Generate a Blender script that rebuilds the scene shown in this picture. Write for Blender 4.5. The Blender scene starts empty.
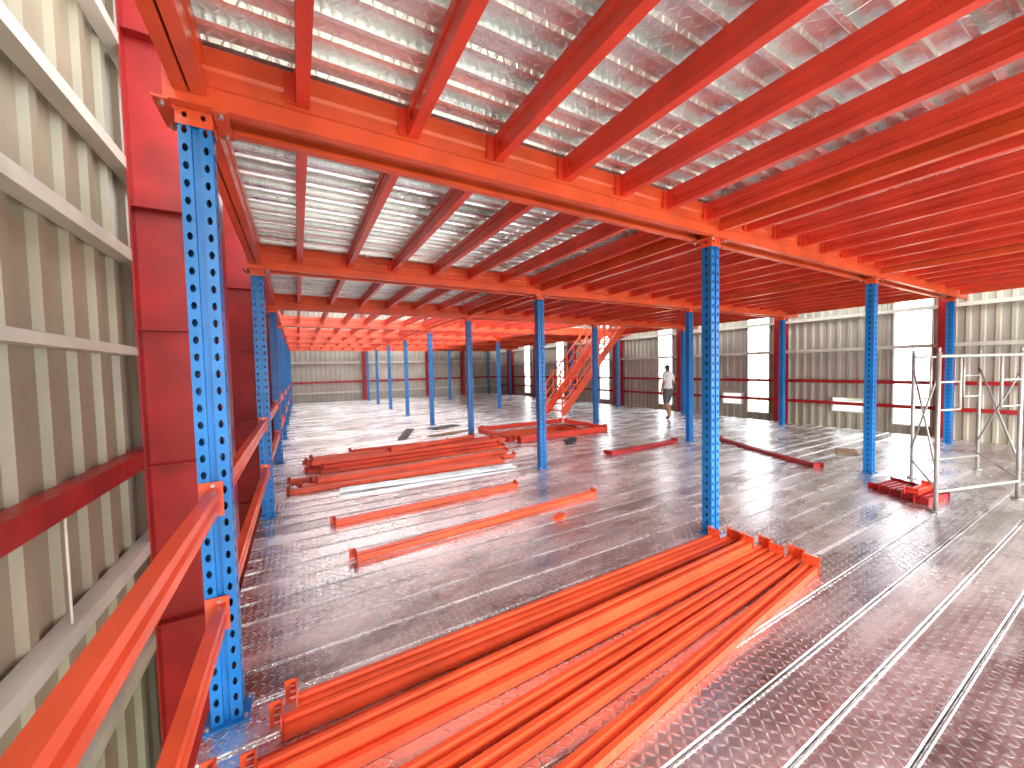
import bpy, math, random
from mathutils import Vector, Matrix
random.seed(7)
scene=bpy.context.scene
H0=1.65
X0,Y0,DX,DY=-0.3555,2.2327,3.8122,2.9365
ZB,ZT=2.82,3.08
CX=[X0+i*DX for i in range(4)]
CY=[Y0+j*DY for j in range(-1,8)]   # index 0 => row -1

# ---------------------------------------------------------------- materials
def mat(name):
    m=bpy.data.materials.new(name); m.use_nodes=True
    nt=m.node_tree; b=nt.nodes['Principled BSDF']
    return m,nt,b
def N(nt,t,**k):
    n=nt.nodes.new(t)
    for a,v in k.items(): setattr(n,a,v)
    return n
def M(nt,op,a,b=None,c=None):
    n=nt.nodes.new('ShaderNodeMath'); n.operation=op
    for i,v in enumerate((a,b,c)):
        if v is None: continue
        if isinstance(v,(int,float)): n.inputs[i].default_value=v
        else: nt.links.new(v,n.inputs[i])
    return n.outputs[0]
def ramp(nt,src,stops):
    r=nt.nodes.new('ShaderNodeValToRGB')
    while len(r.color_ramp.elements)<len(stops): r.color_ramp.elements.new(.5)
    for e,(p,c) in zip(r.color_ramp.elements,stops):
        e.position=p; e.color=(*c,1)
    nt.links.new(src,r.inputs[0]); return r.outputs[0]
def noise(nt,scale,detail=3,vec=None,rough=.5):
    n=nt.nodes.new('ShaderNodeTexNoise'); n.inputs['Scale'].default_value=scale
    n.inputs['Detail'].default_value=detail; n.inputs['Roughness'].default_value=rough
    if vec is not None: nt.links.new(vec,n.inputs['Vector'])
    return n.outputs['Fac']
def objco(nt):
    return nt.nodes.new('ShaderNodeTexCoord').outputs['Object']
def scaled(nt,vec,s):
    m=nt.nodes.new('ShaderNodeMapping'); m.inputs['Scale'].default_value=s
    nt.links.new(vec,m.inputs['Vector']); return m.outputs[0]

def paint(name,c,rough=.35,var=.25,metal=0.0,wear=0.0,sc=3):
    m,nt,b=mat(name); co=objco(nt)
    f=noise(nt,sc,5,co)
    lo=tuple(x*(1-var) for x in c); hi=tuple(min(1,x*(1+var*.6)) for x in c)
    col=ramp(nt,f,[(.3,lo),(.7,hi)])
    nt.links.new(col,b.inputs['Base Color'])
    r=M(nt,'MULTIPLY_ADD',noise(nt,sc*6,3,co),.25,rough-.12)
    nt.links.new(r,b.inputs['Roughness'])
    b.inputs['Metallic'].default_value=metal
    return m

def galv(name,base=.5,rough=.34,dirt=.5,metal=.85,bs=.35,cell=.042,lz=.2,low=.5,nb=.25):
    m,nt,b=mat(name); co=objco(nt)
    sep=nt.nodes.new('ShaderNodeSeparateXYZ'); nt.links.new(co,sep.inputs[0])
    u=M(nt,'DIVIDE',sep.outputs[0],cell); v=M(nt,'DIVIDE',sep.outputs[1],cell)
    fu=M(nt,'SUBTRACT',M(nt,'FRACT',u),.5); fv=M(nt,'SUBTRACT',M(nt,'FRACT',v),.5)
    par=M(nt,'MODULO',M(nt,'ABSOLUTE',M(nt,'ADD',M(nt,'FLOOR',u),M(nt,'FLOOR',v))),2.0)
    sgn=M(nt,'MULTIPLY_ADD',par,2.0,-1.0)
    fv2=M(nt,'MULTIPLY',fv,sgn)
    a=M(nt,'ADD',fu,fv2); c=M(nt,'SUBTRACT',fu,fv2)
    e=M(nt,'ADD',M(nt,'POWER',M(nt,'DIVIDE',M(nt,'ABSOLUTE',a),.78),2.0),M(nt,'POWER',M(nt,'DIVIDE',M(nt,'ABSOLUTE',c),.26),2.0))
    hgt=M(nt,'SUBTRACT',1.0,M(nt,'MINIMUM',e,1.0))
    big=noise(nt,.55,4,scaled(nt,co,(.5,1.6,1)))
    med=noise(nt,2.4,5,scaled(nt,co,(.5,1.5,1)),.62)
    fine=noise(nt,20,3,co,.55)
    # each plank (0.25 m wide) gets its own tone
    wn=nt.nodes.new('ShaderNodeTexWhiteNoise'); wn.noise_dimensions='1D'
    nt.links.new(M(nt,'FLOOR',M(nt,'DIVIDE',sep.outputs[1],.25)),wn.inputs['W'])
    mix=M(nt,'ADD',M(nt,'MULTIPLY',big,.36),M(nt,'ADD',M(nt,'MULTIPLY',med,.46),M(nt,'MULTIPLY',fine,.18)))
    mix=M(nt,'ADD',mix,M(nt,'MULTIPLY_ADD',wn.outputs['Value'],.07,-.035))
    col=ramp(nt,mix,[(.38,(base*low,base*low*.98,base*low*.96)),(.5,(base*.90,base*.91,base*.93)),(.61,(min(1,base*1.3),min(1,base*1.31),min(1,base*1.34)))])
    dn=noise(nt,.9,5,co,.6)
    df=ramp(nt,dn,[(.5,(0,0,0)),(.75,(dirt,dirt,dirt))])
    mx=nt.nodes.new('ShaderNodeMixRGB'); nt.links.new(df,mx.inputs[0]); nt.links.new(col,mx.inputs[1]); mx.inputs[2].default_value=(.42,.38,.32,1)
    br=nt.nodes.new('ShaderNodeMixRGB'); br.blend_type='ADD'; nt.links.new(M(nt,'MULTIPLY',hgt,lz),br.inputs[0])  # raised bars lightened in the base colour as a painted highlight
    nt.links.new(mx.outputs[0],br.inputs[1]); br.inputs[2].default_value=(1,1,1,1)
    nt.links.new(br.outputs[0],b.inputs['Base Color'])
    b.inputs['Metallic'].default_value=metal
    rr=M(nt,'MULTIPLY_ADD',med,.5,rough-.25)
    nt.links.new(rr,b.inputs['Roughness'])
    bp=nt.nodes.new('ShaderNodeBump'); bp.inputs['Strength'].default_value=bs; bp.inputs['Distance'].default_value=.004
    nt.links.new(M(nt,'ADD',hgt,M(nt,'MULTIPLY',med,nb)),bp.inputs['Height']); nt.links.new(bp.outputs[0],b.inputs['Normal'])
    return m

M_OR=paint('orange_red_paint',(.80,.096,.032),.34,.22)
M_RED=paint('red_joist_paint',(.78,.055,.025),.36,.22)
M_DKRED=paint('dark_red_primer',(.36,.012,.012),.38,.3)
M_BLUE=paint('blue_paint',(.008,.18,.53),.36,.2)
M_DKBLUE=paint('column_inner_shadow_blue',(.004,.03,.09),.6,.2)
M_CREAM=paint('cream_girt_paint',(.60,.575,.50),.45,.15)
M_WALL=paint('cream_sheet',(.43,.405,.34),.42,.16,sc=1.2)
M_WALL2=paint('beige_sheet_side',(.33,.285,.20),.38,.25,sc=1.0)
M_FLOOR=galv('galvanised_checker_floor',.78,.27,.35,.88,.8,lz=.25,low=.45,nb=.5)
M_CEIL=galv('galvanised_checker_ceiling',.92,.32,.05,.74,.55,lz=.12,low=.6,nb=.2)
M_GALV=paint('galvanised_steel',(.6,.61,.62),.32,.25,.8)
M_SCAF=paint('scaffold_pipe_grey',(.42,.41,.38),.45,.35,.4)
M_WHITE=paint('white_frame',(.8,.8,.78),.5,.06)
M_BLACK=paint('black_cloth',(.03,.03,.032),.8,.3)
M_BROWN=paint('cardboard',(.30,.20,.12),.85,.3)
M_DARK=paint('dark_board',(.07,.06,.055),.8,.3)
M_GRASS=paint('outside_ground',(.36,.40,.27),.95,.4,sc=.4)
M_LEAF=paint('tree_leaves',(.22,.33,.14),.9,.5,sc=2)
M_BARK=paint('tree_bark',(.12,.08,.05),.9,.3)
M_SKIN=paint('skin',(.36,.18,.11),.55,.08)
M_SHIRT=paint('light_shirt',(.72,.72,.72),.85,.08)
M_SHORT=paint('grey_shorts',(.10,.10,.11),.9,.15)
M_HAIR=paint('black_hair',(.012,.010,.009),.6,.2)
M_SHOE=paint('dark_shoe',(.03,.03,.035),.6,.2)
mg,nt,b=mat('window_glass')
out=nt.nodes['Material Output']; tr=N(nt,'ShaderNodeBsdfTransparent'); tr.inputs[0].default_value=(.97,.98,.99,1)
gl=N(nt,'ShaderNodeBsdfGlossy'); gl.inputs['Roughness'].default_value=.1
ms=N(nt,'ShaderNodeMixShader'); ms.inputs[0].default_value=.05
nt.links.new(tr.outputs[0],ms.inputs[1]); nt.links.new(gl.outputs[0],ms.inputs[2]); nt.links.new(ms.outputs[0],out.inputs[0])
M_GLASS=mg

# ---------------------------------------------------------------- mesh builder
class MB:
    def __init__(s): s.v=[]; s.f=[]; s.mi=[]
    def add(s,vs,fs,mi=0):
        o=len(s.v); s.v+= [tuple(p) for p in vs]; s.f+=[tuple(i+o for i in f) for f in fs]; s.mi+=[mi]*len(fs)
    def box(s,a,b,mi=0):
        x0,y0,z0=a; x1,y1,z1=b
        s.add([(x0,y0,z0),(x1,y0,z0),(x1,y1,z0),(x0,y1,z0),(x0,y0,z1),(x1,y0,z1),(x1,y1,z1),(x0,y1,z1)],
              [(0,3,2,1),(4,5,6,7),(0,1,5,4),(1,2,6,5),(2,3,7,6),(3,0,4,7)],mi)
    def ext(s,prof,p0,p1,up=(0,0,1),mi=0,caps=True):
        p0=Vector(p0);p1=Vector(p1);d=(p1-p0).normalized();u=Vector(up);sd=d.cross(u).normalized();u=sd.cross(d)
        n=len(prof); vs=[p0+sd*a+u*b for a,b in prof]+[p1+sd*a+u*b for a,b in prof]
        fs=[(i,(i+1)%n,n+(i+1)%n,n+i) for i in range(n)]
        if caps: fs+=[tuple(range(n-1,-1,-1)),tuple(range(n,2*n))]
        s.add(vs,fs,mi)
    def tube(s,pts,r,n=10,mi=0,r1=None):
        pts=[Vector(p) for p in pts]; rings=[]
        for k,p in enumerate(pts):
            d=(pts[min(k+1,len(pts)-1)]-pts[max(k-1,0)]).normalized()
            up=Vector((0,0,1)) if abs(d.z)<.9 else Vector((1,0,0))
            a=d.cross(up).normalized(); b=a.cross(d)
            rr=r if r1 is None else r+(r1-r)*k/(len(pts)-1)
            rings.append([p+a*rr*math.cos(2*math.pi*i/n)+b*rr*math.sin(2*math.pi*i/n) for i in range(n)])
        vs=[q for R in rings for q in R]; fs=[]
        for k in range(len(pts)-1):
            for i in range(n): fs.append((k*n+i,k*n+(i+1)%n,(k+1)*n+(i+1)%n,(k+1)*n+i))
        fs+=[tuple(range(n-1,-1,-1)),tuple(range((len(pts)-1)*n,len(pts)*n))]
        s.add(vs,fs,mi)
    def ball(s,c,r,mi=0,nu=12,nv=8):
        c=Vector(c); rx,ry,rz=(r,r,r) if isinstance(r,(int,float)) else r
        vs=[c+Vector((0,0,rz))]
        for j in range(1,nv):
            t=math.pi*j/nv
            for i in range(nu):
                p=2*math.pi*i/nu; vs.append(c+Vector((rx*math.sin(t)*math.cos(p),ry*math.sin(t)*math.sin(p),rz*math.cos(t))))
        vs.append(c-Vector((0,0,rz))); fs=[]
        for i in range(nu): fs.append((0,1+i,1+(i+1)%nu))
        for j in range(nv-2):
            for i in range(nu):
                a=1+j*nu; fs.append((a+i,a+nu+i,a+nu+(i+1)%nu,a+(i+1)%nu))
        L=len(vs)-1;a=1+(nv-2)*nu
        for i in range(nu): fs.append((L,a+(i+1)%nu,a+i))
        s.add(vs,fs,mi)
    def obj(s,name,mats,smooth=False,loc=None,parent=None):
        me=bpy.data.meshes.new(name); me.from_pydata(s.v,[],s.f)
        for m in (mats if isinstance(mats,(list,tuple)) else [mats]): me.materials.append(m)
        me.polygons.foreach_set('material_index',s.mi)
        if smooth: me.polygons.foreach_set('use_smooth',[True]*len(s.f))
        me.update()
        o=bpy.data.objects.new(name,me); bpy.context.collection.objects.link(o)
        if loc: o.location=loc
        if parent: o.parent=parent
        return o

def cprof(w,h,t=.004,l=.014,g=True,flip=1):
    """lipped channel, web at a=0, open toward +a, stiffening groove in the web"""
    p=[(0,0),(w,0),(w,l),(w-t,l),(w-t,t),(t,t),(t,h-t),(w-t,h-t),(w-t,h-l),(w,h-l),(w,h),(0,h)]
    if g: p+=[(0,.68*h),(.009,.62*h),(.009,.38*h),(0,.32*h)]
    if g:
        i=p.index((t,h-t))
        p=p[:i]+[(t,.30*h),(t+.009,.38*h),(t+.009,.62*h),(t,.70*h)]+p[i:]
    return [(a*flip,b) for a,b in p]

def perf_strip(mb,o,wv,w,H,ncol,hw,hh,pitch,mi=0,off=0):
    """sheet strip with real slotted holes"""
    o=Vector(o);wv=Vector(wv).normalized();cw=w/ncol; n=int(H/pitch); ch=H/n
    for c in range(ncol):
        for r in range(n):
            cx=cw*(c+.5); cz=ch*(r+.5)
            O=[(-cw/2,-ch/2),(0,-ch/2),(cw/2,-ch/2),(cw/2,0),(cw/2,ch/2),(0,ch/2),(-cw/2,ch/2),(-cw/2,0)]
            I=[(-hw*.6,-hh*.75),(0,-hh),(hw*.6,-hh*.75),(hw,0),(hw*.6,hh*.75),(0,hh),(-hw*.6,hh*.75),(-hw,0)]
            vs=[o+wv*(cx+a)+Vector((0,0,cz+b)) for a,b in O+I]
            mb.add(vs,[(k,(k+1)%8,8+(k+1)%8,8+k) for k in range(8)],mi)

def column(x,y,fine):
    mb=MB(); W,D=.12,.10; zt=2.77; hx,hy=W/2,D/2; p=.075 if fine else .15; s=1 if fine else 1.5
    for sy in (-1,1):
        yy=y+sy*hy
        perf_strip(mb,(x-hx,yy,0),(1,0,0),.046,zt,1,.011,.019*s,p)
        perf_strip(mb,(x+hx-.046,yy,0),(1,0,0),.046,zt,1,.011,.019*s,p)
        yi=yy-sy*.018
        g0,g1=x-hx+.046,x+hx-.046
        mb.add([(g0,yy,0),(g0,yi,0),(g1,yi,0),(g1,yy,0),(g0,yy,zt),(g0,yi,zt),(g1,yi,zt),(g1,yy,zt)],[(0,1,5,4),(1,2,6,5),(2,3,7,6)])
    for sx in (-1,1):
        perf_strip(mb,(x+sx*hx,y-hy,0),(0,1,0),D,zt,1,.012,.018*s,p)
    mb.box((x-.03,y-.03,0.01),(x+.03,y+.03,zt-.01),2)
    mb.box((x-.09,y-.08,0.0),(x+.09,y+.08,.008))
    for a in (-.075,.075):
        for b_ in (-.065,.065): mb.tube([(x+a,y+b_,.008),(x+a,y+b_,.025)],.009,6,3)
    e=.006
    for sy in (-1,1): perf_strip(mb,(x-hx-e,y+sy*(hy+e),zt-.02),(1,0,0),W+2*e,.35,2,.01,.013,.07,1)
    for sx in (-1,1): perf_strip(mb,(x+sx*(hx+e),y-hy-e,zt-.02),(0,1,0),D+2*e,.35,1,.01,.013,.07,1)
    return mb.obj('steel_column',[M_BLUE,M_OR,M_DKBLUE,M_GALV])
for j in range(0,9):
    for i in range(4):
        column(CX[i],CY[j],j<=3)

# ---------------------------------------------------------------- decks
def deck(name,m,z,y0,y1,intervals,P,pitch=.25):
    mb=MB()
    y=y0
    while y<y1-1e-4:
        yc=y+pitch/2
        for (a,b) in intervals(yc):
            L=3.8122; st=a; nx=a+random.choice([1.27,2.54,3.81])
            while st<b-1e-3:
                en=min(nx,b)
                if b-en<.3: en=b
                mb.ext([(-(q[0]),q[1]) for q in P],(st,y,z),(en-.004,y,z))
                st=en; nx=en+L
        y+=pitch
    return mb.obj(name,m)
DL=CX[0]-.09; DR=11.65
def fl_int(y):
    if 7.45<y<8.95 : return [(DL,4.3),(6.7,DR)]
    return [(DL,DR)]
def ce_int(y):
    if y<8.25: return [(DL,DR)]
    if 9.75<y<11.05: return [(10.45,DR)]
    return [(7.3,DR)]
# floor plank: slim raised side ribs, narrow joint, down-turned lips
PF=[(.0012,-.04),(.0012,-.008),(.004,-.002),(.009,.0026),(.014,.0026),(.019,-.001),(.231,-.001),(.236,.0026),(.241,.0026),(.246,-.002),(.2488,-.008),(.2488,-.04),
    (.245,-.04),(.245,-.013),(.240,-.002),(.236,-.002),(.231,-.005),(.019,-.005),(.014,-.002),(.010,-.002),(.005,-.013),(.005,-.04)]
# ceiling plank: trapezoid stiffener and returned lips hanging below
PC=[(.002,-.04),(.002,0),(.11,0),(.120,-.016),(.136,-.016),(.146,0),(.248,0),(.248,-.04),(.222,-.04),(.222,-.037),(.244,-.037),(.244,-.004),
    (.148,-.004),(.138,-.020),(.118,-.020),(.108,-.004),(.006,-.004),(.006,-.04)]
deck('floor',M_FLOOR,0.0,-2.0,23.5,fl_int,PF)
deck('ceiling',M_CEIL,ZT+.04,-2.0,23.5,ce_int,PC)

# ---------------------------------------------------------------- main beams, joists
C1=cprof(.05,ZT-ZB,.004,.02)
for j in range(9):
    mb=MB(); y=CY[j]
    mb.ext([(a,b) for a,b in C1],(DL,y+.112,ZB),(DR,y+.112,ZB))
    mb.ext([(-a,b) for a,b in C1],(DL,y-.112,ZB),(DR,y-.112,ZB))
    for i in range(4):
        for sx in (-1,1):
            x=CX[i]+sx*.10
            mb.box((x-.028,y-.118,ZB-.012),(x+.028,y+.118,ZB-.002))
            for yy in (y-.09,y+.09): mb.tube([(x,yy,ZB-.012),(x,yy,ZB-.03)],.011,6,1)
    mb.obj('ceiling_main_beam',[M_OR,M_GALV])
JP=cprof(.055,.15,.003,.014)
for j in range(8):
    mb=MB()
    ya,yb=CY[j]+.118,CY[j+1]-.118
    for i in range(3):
        for k in range(7):
            if j==3 and i==2 and k<6: continue
            x=CX[i]+.40+.53*k
            mb.ext(JP,(x,ya,ZT-.152),(x,yb,ZT-.152))
            for yy,sg in ((ya,1),(yb,-1)):
                mb.box((x-.05,min(yy,yy+sg*.006),ZT-.15),(x-.0,max(yy,yy+sg*.006),ZT-.01))
                mb.box((x-.006,min(yy,yy+sg*.06),ZT-.14),(x-.0005,max(yy,yy+sg*.06),ZT-.02))
    if j==0:
        for i in range(3):
            for k in range(7):
                x=CX[i]+.40+.53*k; mb.ext(JP,(x,-1.98,ZT-.152),(x,CY[0]-.118,ZT-.152))
    mb.obj('ceiling_joists',M_RED)
for i in range(4):
    mb=MB()
    for j in range(8):
        ya,yb=CY[j]+.118,CY[j+1]-.118
        mb.ext([(a,b) for a,b in cprof(.05,.22,.004,.02)],(CX[i]-.055,ya,ZT-.222),(CX[i]-.055,yb,ZT-.222))
        if i==0: mb.ext([(-a,b) for a,b in cprof(.05,.22,.004,.02)],(CX[i]+.055,ya,ZT-.222),(CX[i]+.055,yb,ZT-.222))
    mb.obj('ceiling_tie_beam',M_OR)
mb=MB()
mb.ext(cprof(.05,.2),(CX[0]-.03,-2,-.245),(CX[0]-.03,23.5,-.245))
for j in range(9): mb.ext(cprof(.05,.2),(DL+.1,CY[j],-.245),(DR,CY[j],-.245))
mb.obj('floor_support_beams',M_OR)

# ---------------------------------------------------------------- guard rails on the left (between the columns)
for z,name in ((1.03,'guard_rail'),(.49,'guard_rail')):
    mb=MB(); x=CX[0]-.022
    prof=[(0,0),(.045,0),(.045,.035),(.03,.045),(.03,.055),(.045,.065),(.045,.10),(0,.10)]
    for j in range(0,8):
        ya=CY[j]+.062; yb=CY[j+1]-.062
        mb.ext(prof,(x,ya,z),(x,yb,z))
        for yy,sg in ((ya,1),(yb,-1)):
            mb.box((x-.035,min(yy,yy-sg*.006),z-.03),(x+.055,max(yy,yy-sg*.006),z+.13))
            for zz in (-.015,.115): mb.tube([(x+.02,yy,z+zz),(x+.02,yy+sg*.014,z+zz)],.009,6,1)
    mb.obj(name,[M_OR,M_GALV])

# ---------------------------------------------------------------- building shell
GZ=-3.0
WX=-1.17; WH=7.0
def corr(mb,pts0,dirv,nrm,L,z0,z1,pitch=.2,depth=.03,duty=(.28,.36,.64,.72)):
    pts0=Vector(pts0);d=Vector(dirv);n=Vector(nrm); prof=[]; n_=max(1,int(round(L/pitch))); p=L/n_
    for k in range(n_):
        b=k*p
        for f,h in ((0,0),(duty[0],0),(duty[1],1),(duty[2],1),(duty[3],0)): prof.append((b+f*p,h*depth))
    prof.append((L,0))
    vs=[]
    for a,h in prof:
        q=pts0+d*a+n*h; vs+= [(q.x,q.y,z0),(q.x,q.y,z1)]
    m=len(prof); mb.add(vs,[(2*i,2*i+2,2*i+3,2*i+1) for i in range(m-1)])
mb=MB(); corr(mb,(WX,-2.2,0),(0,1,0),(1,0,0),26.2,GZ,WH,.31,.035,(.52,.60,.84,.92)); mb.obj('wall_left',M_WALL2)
FY=23.9
mb=MB(); corr(mb,(WX,FY,0),(1,0,0),(0,-1,0),12.5-WX,GZ,WH,.25,.03); mb.obj('wall_far',M_WALL)
RX=12.45
WIN=[3.08,6.45,9.85,13.2,16.6,20.0]; WW=.66; WZ0,WZ1=.10,4.4
LOU=[4.25,7.25]
mb=MB(); y=-2.2
cuts=sorted([(w-WW/2,w+WW/2,WZ0,WZ1) for w in WIN]+[(w-.33,w+.33,.32,.70) for w in LOU])
for a,b_,z0,z1 in cuts:
    corr(mb,(RX,y,0),(0,1,0),(-1,0,0),a-y,GZ,WH)
    corr(mb,(RX,a,0),(0,1,0),(-1,0,0),b_-a,GZ,z0); corr(mb,(RX,a,0),(0,1,0),(-1,0,0),b_-a,z1,WH)
    y=b_
corr(mb,(RX,y,0),(0,1,0),(-1,0,0),FY-y,GZ,WH)
mb.obj('wall_right',M_WALL)
# roof sheets added to curb washed-out daylight, open skylight strips between them
for k in range(9):
    mb=MB(); ya=-2.2+k*2.95; yb=min(ya+1.75,FY)
    if yb-ya<.5: continue
    xs=[WX+.01+(RX-WX-.02)*i/24 for i in range(25)]
    vs=[]; fs=[]
    for i,x in enumerate(xs):
        zz=7.02+.9*(1-abs(x-5.6)/6.9)+(.03 if i%2 else 0)
        vs+=[(x,ya,zz),(x,yb,zz)]
    fs=[(2*i,2*i+2,2*i+3,2*i+1) for i in range(24)]
    mb.add(vs,fs); mb.obj('added_roof_sheet',M_WALL)
for k,w in enumerate(WIN):
    mb=MB(); a,b_=w-WW/2,w+WW/2; x0,x1=RX-.06,RX+.02; t=.03
    mb.box((x0,a,WZ0),(x1,a+t,WZ1)); mb.box((x0,b_-t,WZ0),(x1,b_,WZ1))
    mb.box((x0,a+t,WZ0),(x1,b_-t,WZ0+t)); mb.box((x0,a+t,WZ1-t),(x1,b_-t,WZ1))
    mb.box((x0+.02,w-.008,WZ0+t),(x1-.02,w+.008,WZ1-t))
    for zz in (1.1,1.95,2.8,3.6): mb.box((x0+.015,a+t,zz),(x1-.015,b_-t,zz+.02))
    mb.add([(RX-.02,a+t,WZ0+t),(RX-.02,b_-t,WZ0+t),(RX-.02,b_-t,WZ1-t),(RX-.02,a+t,WZ1-t)],[(0,1,2,3)],1)
    mb.obj('window_%d'%(k+1),[M_WHITE,M_GLASS])
for k,w in enumerate(LOU):
    mb=MB(); a,b_=w-.33,w+.33; x0,x1=RX-.07,RX+.02
    mb.box((x0,a,.32),(x1,a+.03,.70)); mb.box((x0,b_-.03,.32),(x1,b_,.70)); mb.box((x0,a+.03,.32),(x1,b_-.03,.35)); mb.box((x0,a+.03,.67),(x1,b_-.03,.70))
    for q in range(7):
        z=.365+q*.043
        mb.ext([(-.03,-.018),(.03,.014),(.03,.020),(-.03,-.012)],(RX-.025,a+.03,z),(RX-.025,b_-.03,z))
    mb.obj('louvre_vent',M_WHITE)
gx=WX+.035
for z,m_,hh in ((.34,M_CREAM,.09),(1.02,M_DKRED,.13),(1.84,M_CREAM,.06),(2.55,M_CREAM,.085),(3.22,M_CREAM,.085),(4.1,M_CREAM,.08),(5.0,M_CREAM,.08),(-.4,M_CREAM,.1)):
    mb=MB(); w=.10
    mb.ext([(w-a,b-hh/2) for a,b in cprof(w,hh,.004,.018,False)],(gx,-2.1,z),(gx,FY-.05,z))
    mb.obj('trim_left_girt',m_)
for z,m_ in ((.55,M_DKRED),(1.12,M_DKRED),(1.95,M_CREAM),(2.8,M_CREAM),(3.7,M_CREAM)):
    mb=MB(); hh=.08; mb.ext([(-(.09-a),b-hh/2) for a,b in cprof(.09,hh,.004,.018,False)],(RX-.04,-2.1,z),(RX-.04,FY-.05,z)); mb.obj('trim_right_girt',m_)
for z,m_ in ((.5,M_CREAM),(1.10,M_DKRED),(2.2,M_CREAM),(3.3,M_CREAM),(4.4,M_CREAM),(5.5,M_CREAM)):
    mb=MB(); hh=.11; mb.ext([((.09-a),b-hh/2) for a,b in cprof(.09,hh,.004,.018,False)],(WX+.12,FY-.04,z),(RX-.12,FY-.04,z)); mb.obj('trim_far_girt',m_)
mb=MB(); mb.tube([(WX+.12,2.75,.4),(WX+.12,2.75,1.0)],.006,8); mb.obj('trim_sag_rod',M_CREAM)

def hcol(x0,x1,y,dep=.20,top=6.9,haunch=True):
    mb=MB(); t=.012
    mb.box((x0,y-dep/2,GZ),(x0+t,y+dep/2,top)); mb.box((x1-t,y-dep/2,GZ),(x1,y+dep/2,top))
    mb.box((x0+t,y-.005,GZ),(x1-t,y+.005,top))
    for z in (-.3,.95,2.0,2.92,4.2):
        mb.box((x0+t,y-dep/2+.01,z),(x1-t,y-.006,z+.012)); mb.box((x0+t,y+.006,z),(x1-t,y+dep/2-.01,z+.012))
    return mb.obj('portal_frame_column',M_DKRED)
for k in range(7): hcol(-1.04,-.50,3.95+k*3.0)
for k in range(7): hcol(11.95,12.36,2.5+k*3.2,.18)
for x in (3.4,7.2,9.6): 
    mb=MB(); y=FY-.28; mb.box((x-.1,y-.14,GZ),(x+.1,y-.128,6.6)); mb.box((x-.1,y+.128,GZ),(x+.1,y+.14,6.6)); mb.box((x-.005,y-.128,GZ),(x+.005,y+.128,6.6)); mb.obj('portal_frame_column',M_DKRED)
mb=MB(); mb.add([(-60,-60,GZ),(90,-60,GZ),(90,90,GZ),(-60,90,GZ)],[(0,1,2,3)]); mb.obj('ground',M_GRASS)
for k in range(7):
    x=30+random.random()*12; y=-2+k*6+random.random()*2; mb=MB(); hgt=2.4+random.random()*1.0
    mb.tube([(x,y,GZ),(x+.1,y,GZ+hgt*.4),(x,y+.1,GZ+hgt*.7)],.16,8,1,.07)
    for q in range(14):
        a=random.random()*6.28; r=random.random()*1.3
        mb.ball((x+r*math.cos(a),y+r*math.sin(a),GZ+hgt*(.55+.4*random.random())),.45+.35*random.random(),0,8,6)
    mb.obj('tree',[M_LEAF,M_BARK])

# ---------------------------------------------------------------- beams lying on the deck
FZ=.003
def fbeam(x0,y0,x1,y1,z=.0,w=.10,h=.05,m=None,bracket=3,name='steel_beam',ph=.085):
    mb=MB(); z=z+FZ
    pr=[(-w/2,0),(w/2,0),(w/2,h),(w*.22,h),(w*.16,h*.66),(-w*.16,h*.66),(-w*.22,h),(-w/2,h)]
    mb.ext(pr,(x0,y0,z),(x1,y1,z))
    d=Vector((x1-x0,y1-y0,0)).normalized(); s=Vector((-d.y,d.x,0))
    for end,(p,sg) in enumerate((((x0,y0),-1),((x1,y1),1))):
        if not (bracket>>end)&1: continue
        c=Vector((p[0],p[1],z)); q=c+d*sg*.003
        W=w*.62
        mb.ext([(-W,0),(W,0),(W,ph),(-W,ph)],q,q+d*sg*.006)
        o=q+s*W
        mb.ext([(-.003,0),(.003,0),(.003,ph),(-.003,ph)],o,o+d*sg*.055)
        for a in (-.7,0,.7):
            mb.tube([q+s*W*a+Vector((0,0,ph*.82)),q+s*W*a+d*sg*.03+Vector((0,0,ph*.82))],.009,6,1)
    return mb.obj(name,[m or M_OR,M_DKRED])
for yl,yr,xl,xr,z,w in ((2.095,2.10,-.06,3.30,0,.09),(1.985,1.99,-.12,3.42,0,.095),(1.80,1.87,-.34,3.40,0,.10),(1.68,1.755,-.30,3.50,.0,.09),
                      (1.45,1.64,-.1,3.44,0,.09),(1.31,1.53,0.0,3.52,0,.095),(1.08,1.40,.1,3.46,0,.09)):
    fbeam(xl,yl,xr,yr,z,w,ph=.12)
fbeam(-.2,1.735,3.34,1.82,.052,.08,ph=.10)
fbeam(.39,3.52,3.24,3.69,0,.09); fbeam(.30,4.46,2.57,4.53,0,.085)
fbeam(4.99,5.22,6.95,5.30,0,.12,m=M_DKRED); fbeam(7.90,4.89,6.95,2.75,0,.10,m=M_DKRED)
for k,(a,b_) in enumerate(((5.95,5.90),(6.12,6.10),(6.30,6.26),(6.52,6.46))):
    fbeam(-.15+.14*(k%3),a,3.1+.17*((k*2)%4),b_,0,.10)
fbeam(0.2,6.15,3.4,6.30,.055,.1)
for l in range(3):
    for k in range(5-l): 
        e=random.uniform(-.05,.05)
        fbeam(.05+.3*random.random(),6.90+.17*k+.07*l+e*.5,3.55+.3*random.random(),6.95+.17*k+.07*l-e*.5,l*.062,.12,.05,m=M_RED if (k+l)%2 else M_OR)
fbeam(.5,7.95,3.15,7.75,0,.1); fbeam(1.4,6.98,3.2,7.45,.193,.09); fbeam(.9,8.35,2.9,8.25,0,.08)
for l in range(2):
    fbeam(4.10,9.0,4.12,7.4,l*.052,.1,bracket=3,m=M_RED); fbeam(6.9,9.0,6.9,7.4,l*.052,.1,m=M_RED)
    fbeam(4.25,7.22,6.8,7.22,l*.052,.1,m=M_RED); fbeam(4.25,9.14,6.8,9.14,l*.052,.1,m=M_RED)
mb=MB()
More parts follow.
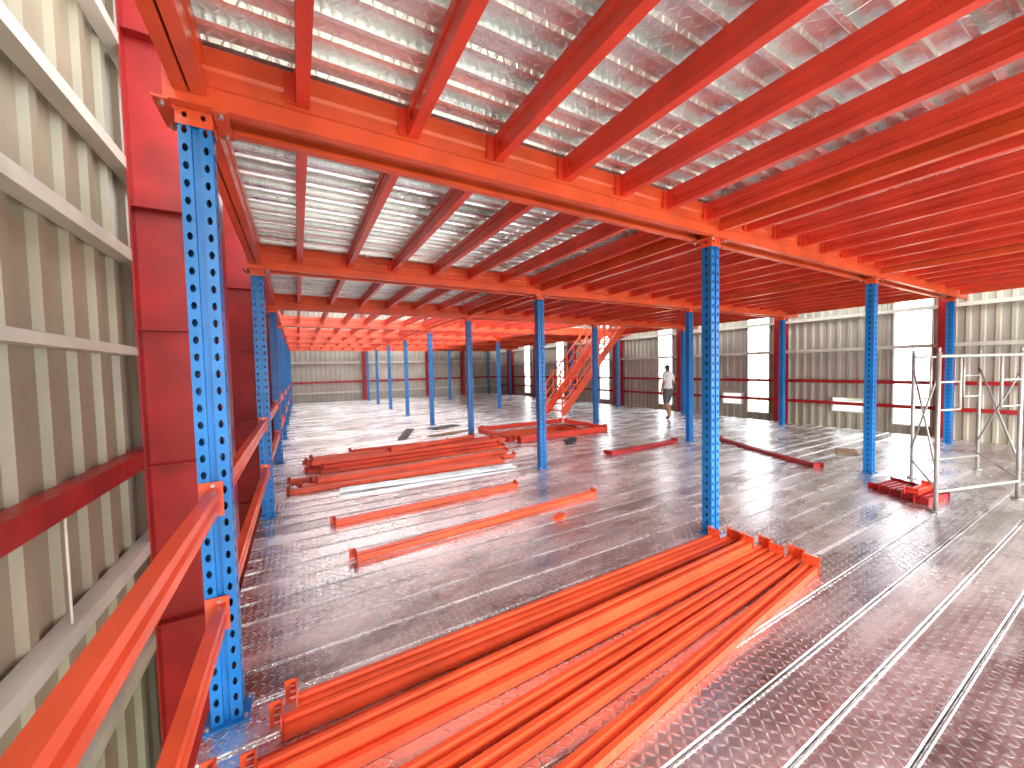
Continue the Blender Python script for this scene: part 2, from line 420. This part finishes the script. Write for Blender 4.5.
mb.ext([(-.09,0),(.09,0),(.09,.03),(.085,.03),(.085,.004),(-.085,.004),(-.085,.03),(-.09,.03)],(.44,5.67,0.006),(3.1,5.48,.006)); mb.obj('galvanised_plank',M_GALV)
for k in range(5):
    fbeam(6.15+.05*k,1.42+.115*k,6.62+.05*k,1.36+.115*k,0,.09,.06,M_DKRED)
fbeam(6.22,1.52,6.68,1.50,.062,.09,.05,m=M_RED)
mb=MB()
for a,b_ in (((4.3,7.5),(6.7,7.5)),((4.3,8.98),(6.7,8.98))): mb.ext(cprof(.05,.18),(a[0],a[1],-.225),(b_[0],b_[1],-.225))
mb.ext(cprof(.05,.18),(4.3,7.5,-.225),(4.3,9,-.225)); mb.ext(cprof(.05,.18),(6.65,7.5,-.225),(6.65,9,-.225))
mb.obj('floor_opening_frame',M_OR)

# ---------------------------------------------------------------- stair
mb=MB(); sx,ex=7.45,10.25; sy=9.90; w=.92; R=ZT+.04
for y in (sy,sy+w):
    mb.ext([(-.02,-.12),(.02,-.12),(.02,.12),(-.02,.12)],(sx,y,.14),(ex,y,R-.04))
n=14
for k in range(n):
    x=sx+.1+(ex-sx-.1)*k/n; z=.18+(R-.2)*k/n
    mb.box((x,sy+.02,z),(x+.22,sy+w-.02,z+.03),1)
for y in (sy,sy+w):
    for off in (.35,.65,1.0):
        mb.tube([(sx,y,.1+off),(ex,y,R+off)],.026,8)
    for k in range(10):
        t=k/9; x=sx+(ex-sx)*t; z=.06+(R-.1)*t
        mb.tube([(x,y,z),(x,y,z+1.02)],.024,8)
    mb.tube([(sx,y,1.1),(sx,y,0.005)],.026,8)
mb.obj('staircase',[M_OR,M_RED])
mb=MB()
for x in (7.4,8.2,9.0,9.8):
    mb.tube([(x,11.4,ZT+.045),(x,11.4,4.1)],.02,8)
for z in (3.6,4.1): mb.tube([(7.4,11.4,z),(9.8,11.4,z)],.02,8)
mb.obj('upper_guard_rail',M_OR)

# ---------------------------------------------------------------- scaffold
mb=MB(); P1=Vector((5.93,1.27,0));P2=Vector((7.2,.90,0));P3=Vector((7.4,1.82,0));P4=P2+P3-P1; r=.019; T=1.72
def Z(p,z): return Vector((p.x,p.y,z))
for p in (P1,P2,P3,P4):
    mb.tube([Z(p,0.02),Z(p,T)],r); mb.tube([Z(p,FZ),Z(p,.02)],.05,12)
    mb.tube([Z(p,T),Z(p,T+.05)],r*.7)
for a,b_ in ((P1,P2),(P3,P4)):
    for z in (.22,T-.04): mb.tube([Z(a,z),Z(b_,z)],r*.9)
    i1=a.lerp(b_,.25); i2=a.lerp(b_,.75)
    mb.tube([Z(i1,1.1),Z(i1,T-.04)],r*.7); mb.tube([Z(i2,1.1),Z(i2,T-.04)],r*.7)
    for z in (1.1,1.4): mb.tube([Z(a,z),Z(i1,z)],r*.6); mb.tube([Z(i2,z),Z(b_,z)],r*.6)
for a,b_ in ((P1,P3),(P2,P4)):
    mb.tube([Z(a,.45),Z(b_,1.5)],r*.55); mb.tube([Z(a,1.5),Z(b_,.45)],r*.55)
    mb.tube([Z(a,.25),Z(b_,.25)],r*.55)
mb.obj('scaffold_frame',M_SCAF,True)

# ---------------------------------------------------------------- clutter
mb=MB()
mb.ball((5.13,6.55,FZ+.045),(.17,.11,.045)); mb.ball((5.24,6.6,FZ+.05),(.09,.09,.05)); mb.ball((5.02,6.5,FZ+.04),(.08,.07,.04))
mb.obj('work_bag',M_BLACK,True)
def sheet(name,c,w,l,rot,m,h=.012):
    mb=MB(); n=6
    for i in range(n):
        a=-l/2+l*i/n; b_=-l/2+l*(i+1)/n
        za=.004+.01*abs(math.sin(i*1.7)); zb=.004+.01*abs(math.sin((i+1)*1.7))
        mb.add([(a,-w/2,za),(b_,-w/2,zb),(b_,w/2,zb),(a,w/2,za),(a,-w/2,za+h),(b_,-w/2,zb+h),(b_,w/2,zb+h),(a,w/2,za+h)],[(0,3,2,1),(4,5,6,7),(0,1,5,4),(2,3,7,6),(1,2,6,5),(3,0,4,7)])
    o=mb.obj(name,m); o.location=(c[0],c[1],0); o.rotation_euler=(0,0,rot); return o
sheet('cardboard_sheet',(8.6,2.95),.3,.5,.4,M_BROWN); sheet('dark_board',(2.4,9.9),.22,1.6,1.2,M_DARK); sheet('dark_board',(3.6,10.4),.4,.9,.3,M_DARK)
sheet('cardboard_sheet',(3.4,9.3),.22,1.3,.2,M_BROWN)
sheet('steel_offcut',(2.42,3.30),.09,.16,.5,M_OR,.03)

# ---------------------------------------------------------------- person
def person(loc,rot):
    J={'pel':((0,0,.90),.145),'wai':((0,.0,1.05),.135),'che':((0,.01,1.25),.165),'nck0':((0,0,1.40),.095),'nck':((0,.005,1.46),.055),'hd0':((0,.015,1.52),.074),'hd1':((0,.015,1.60),.090),'hd2':((0,.01,1.66),.066),
       'sL':((.18,0,1.37),.070),'eL':((.28,-.03,1.11),.047),'wL':((.22,.15,.96),.031),
       'sR':((-.18,0,1.37),.070),'eR':((-.28,-.05,1.11),.047),'wR':((-.28,.03,.87),.031),
       'hL':((.10,0,.84),.115),'kL':((.14,.12,.47),.070),'aL':((.14,.02,.09),.043),'tL':((.15,.15,.035),.036),
       'hR':((-.10,0,.84),.115),'kR':((-.15,-.02,.47),.070),'aR':((-.19,-.18,.09),.043),'tR':((-.20,-.05,.035),.036),
       'cL':((.145,.065,.32),.064),'cR':((-.17,-.11,.32),.064),'thL':((.12,.05,.66),.096),'thR':((-.125,-.01,.66),.096)}
    E=[('pel','wai'),('wai','che'),('che','nck0'),('nck0','nck'),('nck','hd0'),('hd0','hd1'),('hd1','hd2'),('nck0','sL'),('sL','eL'),('eL','wL'),('nck0','sR'),('sR','eR'),('eR','wR'),
       ('pel','hL'),('hL','thL'),('thL','kL'),('kL','cL'),('cL','aL'),('aL','tL'),('pel','hR'),('hR','thR'),('thR','kR'),('kR','cR'),('cR','aR'),('aR','tR')]
    names=list(J); me=bpy.data.meshes.new('body_cage'); me.from_pydata([J[n][0] for n in names],[(names.index(a),names.index(b_)) for a,b_ in E],[])
    o=bpy.data.objects.new('body_cage',me); bpy.context.collection.objects.link(o)
    sk=o.modifiers.new('s','SKIN')
    for k,n in enumerate(names):
        sv=me.skin_vertices[0].data[k]; rr=J[n][1]
        sv.radius=(rr,rr*.75) if n in('pel','wai','che') else (rr,rr)
        sv.use_root=(n=='pel')
    ss=o.modifiers.new('u','SUBSURF'); ss.levels=2; ss.render_levels=2
    dg=bpy.context.evaluated_depsgraph_get(); m2=bpy.data.meshes.new_from_object(o.evaluated_get(dg))
    bpy.data.objects.remove(o)
    m2.name='man_body'; m2.materials.clear()
    for m in (M_SKIN,M_SHIRT,M_SHORT,M_HAIR,M_SHOE): m2.materials.append(m)
    for p in m2.polygons:
        c=p.center; p.use_smooth=True; k=0
        if c.z<.075: k=4
        elif c.z<.50: k=0
        elif c.z<.93 and abs(c.x)<.235: k=2
        elif c.z<1.43 and (abs(c.x)<.20 or c.z>1.18): k=1
        elif c.z>1.60 or (c.z>1.50 and c.y<0.0): k=3
        p.material_index=k
    body=bpy.data.objects.new('body',m2); bpy.context.collection.objects.link(body)
    root=bpy.data.objects.new('standing_man',None); bpy.context.collection.objects.link(root)
    body.parent=root
    fm=MB()
    for sx in (-1,1):
        fm.ball((sx*.032,.094,1.595),.011,1,8,6); fm.ball((sx*.090,.01,1.58),(.010,.018,.028),0,8,6)
        fm.ball((sx*.032,.103,1.595),.005,2,6,4)
    fm.ball((0,.108,1.57),(.012,.018,.022)); fm.ball((0,.095,1.535),(.024,.008,.006),3)
    fm.obj('face',[M_SKIN,M_WHITE,M_HAIR,M_DKRED],True,parent=root)
    for side,w,d in (('left',Vector((.22,.15,.96)),Vector((-.12,.6,-.35)).normalized()),('right',Vector((-.28,.03,.87)),Vector((0,.15,-1)).normalized())):
        hm=MB()
        s=Vector((0,1,0)) if side=='right' else Vector((1,0,0)); s=(s-d*s.dot(d)).normalized(); nn=d.cross(s)
        hm.tube([w-d*.01,w+d*.03,w+d*.085],.026,10,0,.030)
        for q,(off,L) in enumerate(((-.027,.06),(-.009,.072),(.009,.076),(.027,.068))):
            b0=w+d*.08+s*off; hm.tube([b0,b0+d*L*.45+nn*.004,b0+d*L*.75+nn*.018,b0+d*L*.88+nn*.034],.0095,6,0,.007)
        b0=w+d*.03+s*.024; hm.tube([b0,b0+d*.025+s*.025,b0+d*.055+s*.030+nn*.01],.011,6,0,.008)
        hm.obj('hand_'+side,M_SKIN,True,parent=root)
    root.location=loc; root.rotation_euler=(0,0,rot)
person((9.79,7.69,FZ),math.radians(5))

# ---------------------------------------------------------------- light
w=bpy.data.worlds.new('world'); scene.world=w; w.use_nodes=True
nt=w.node_tree; bg=nt.nodes['Background']; bg.inputs[0].default_value=(.96,.98,1,1); bg.inputs[1].default_value=6.2
sun=bpy.data.lights.new('sun','SUN'); sun.energy=2.4; sun.angle=math.radians(14); sun.color=(1,.95,.86)
so=bpy.data.objects.new('sun',sun); bpy.context.collection.objects.link(so)
dirv=Vector((.30,1,-.42)).normalized()
so.rotation_euler=dirv.to_track_quat('-Z','Y').to_euler()

# ---------------------------------------------------------------- camera
yaw,pit,rol=0.5140,0.04115,-0.0223
F=Vector((math.sin(yaw)*math.cos(pit),math.cos(yaw)*math.cos(pit),-math.sin(pit)))
Rt=Vector((math.cos(yaw),-math.sin(yaw),0)); U=Rt.cross(F)
R2=Rt*math.cos(rol)+U*math.sin(rol); U2=-Rt*math.sin(rol)+U*math.cos(rol)
cam=bpy.data.cameras.new('camera'); co=bpy.data.objects.new('camera',cam); bpy.context.collection.objects.link(co)
m=Matrix.Identity(4)
for r_ in range(3): m[r_][0]=R2[r_]; m[r_][1]=U2[r_]; m[r_][2]=-F[r_]
m[0][3]=0;m[1][3]=0;m[2][3]=H0
co.matrix_world=m
cam.sensor_width=36; cam.lens=378.43/1024*36; cam.clip_start=.05; cam.clip_end=300
scene.camera=co
scene.view_settings.view_transform='Standard'
scene.view_settings.exposure=0.25
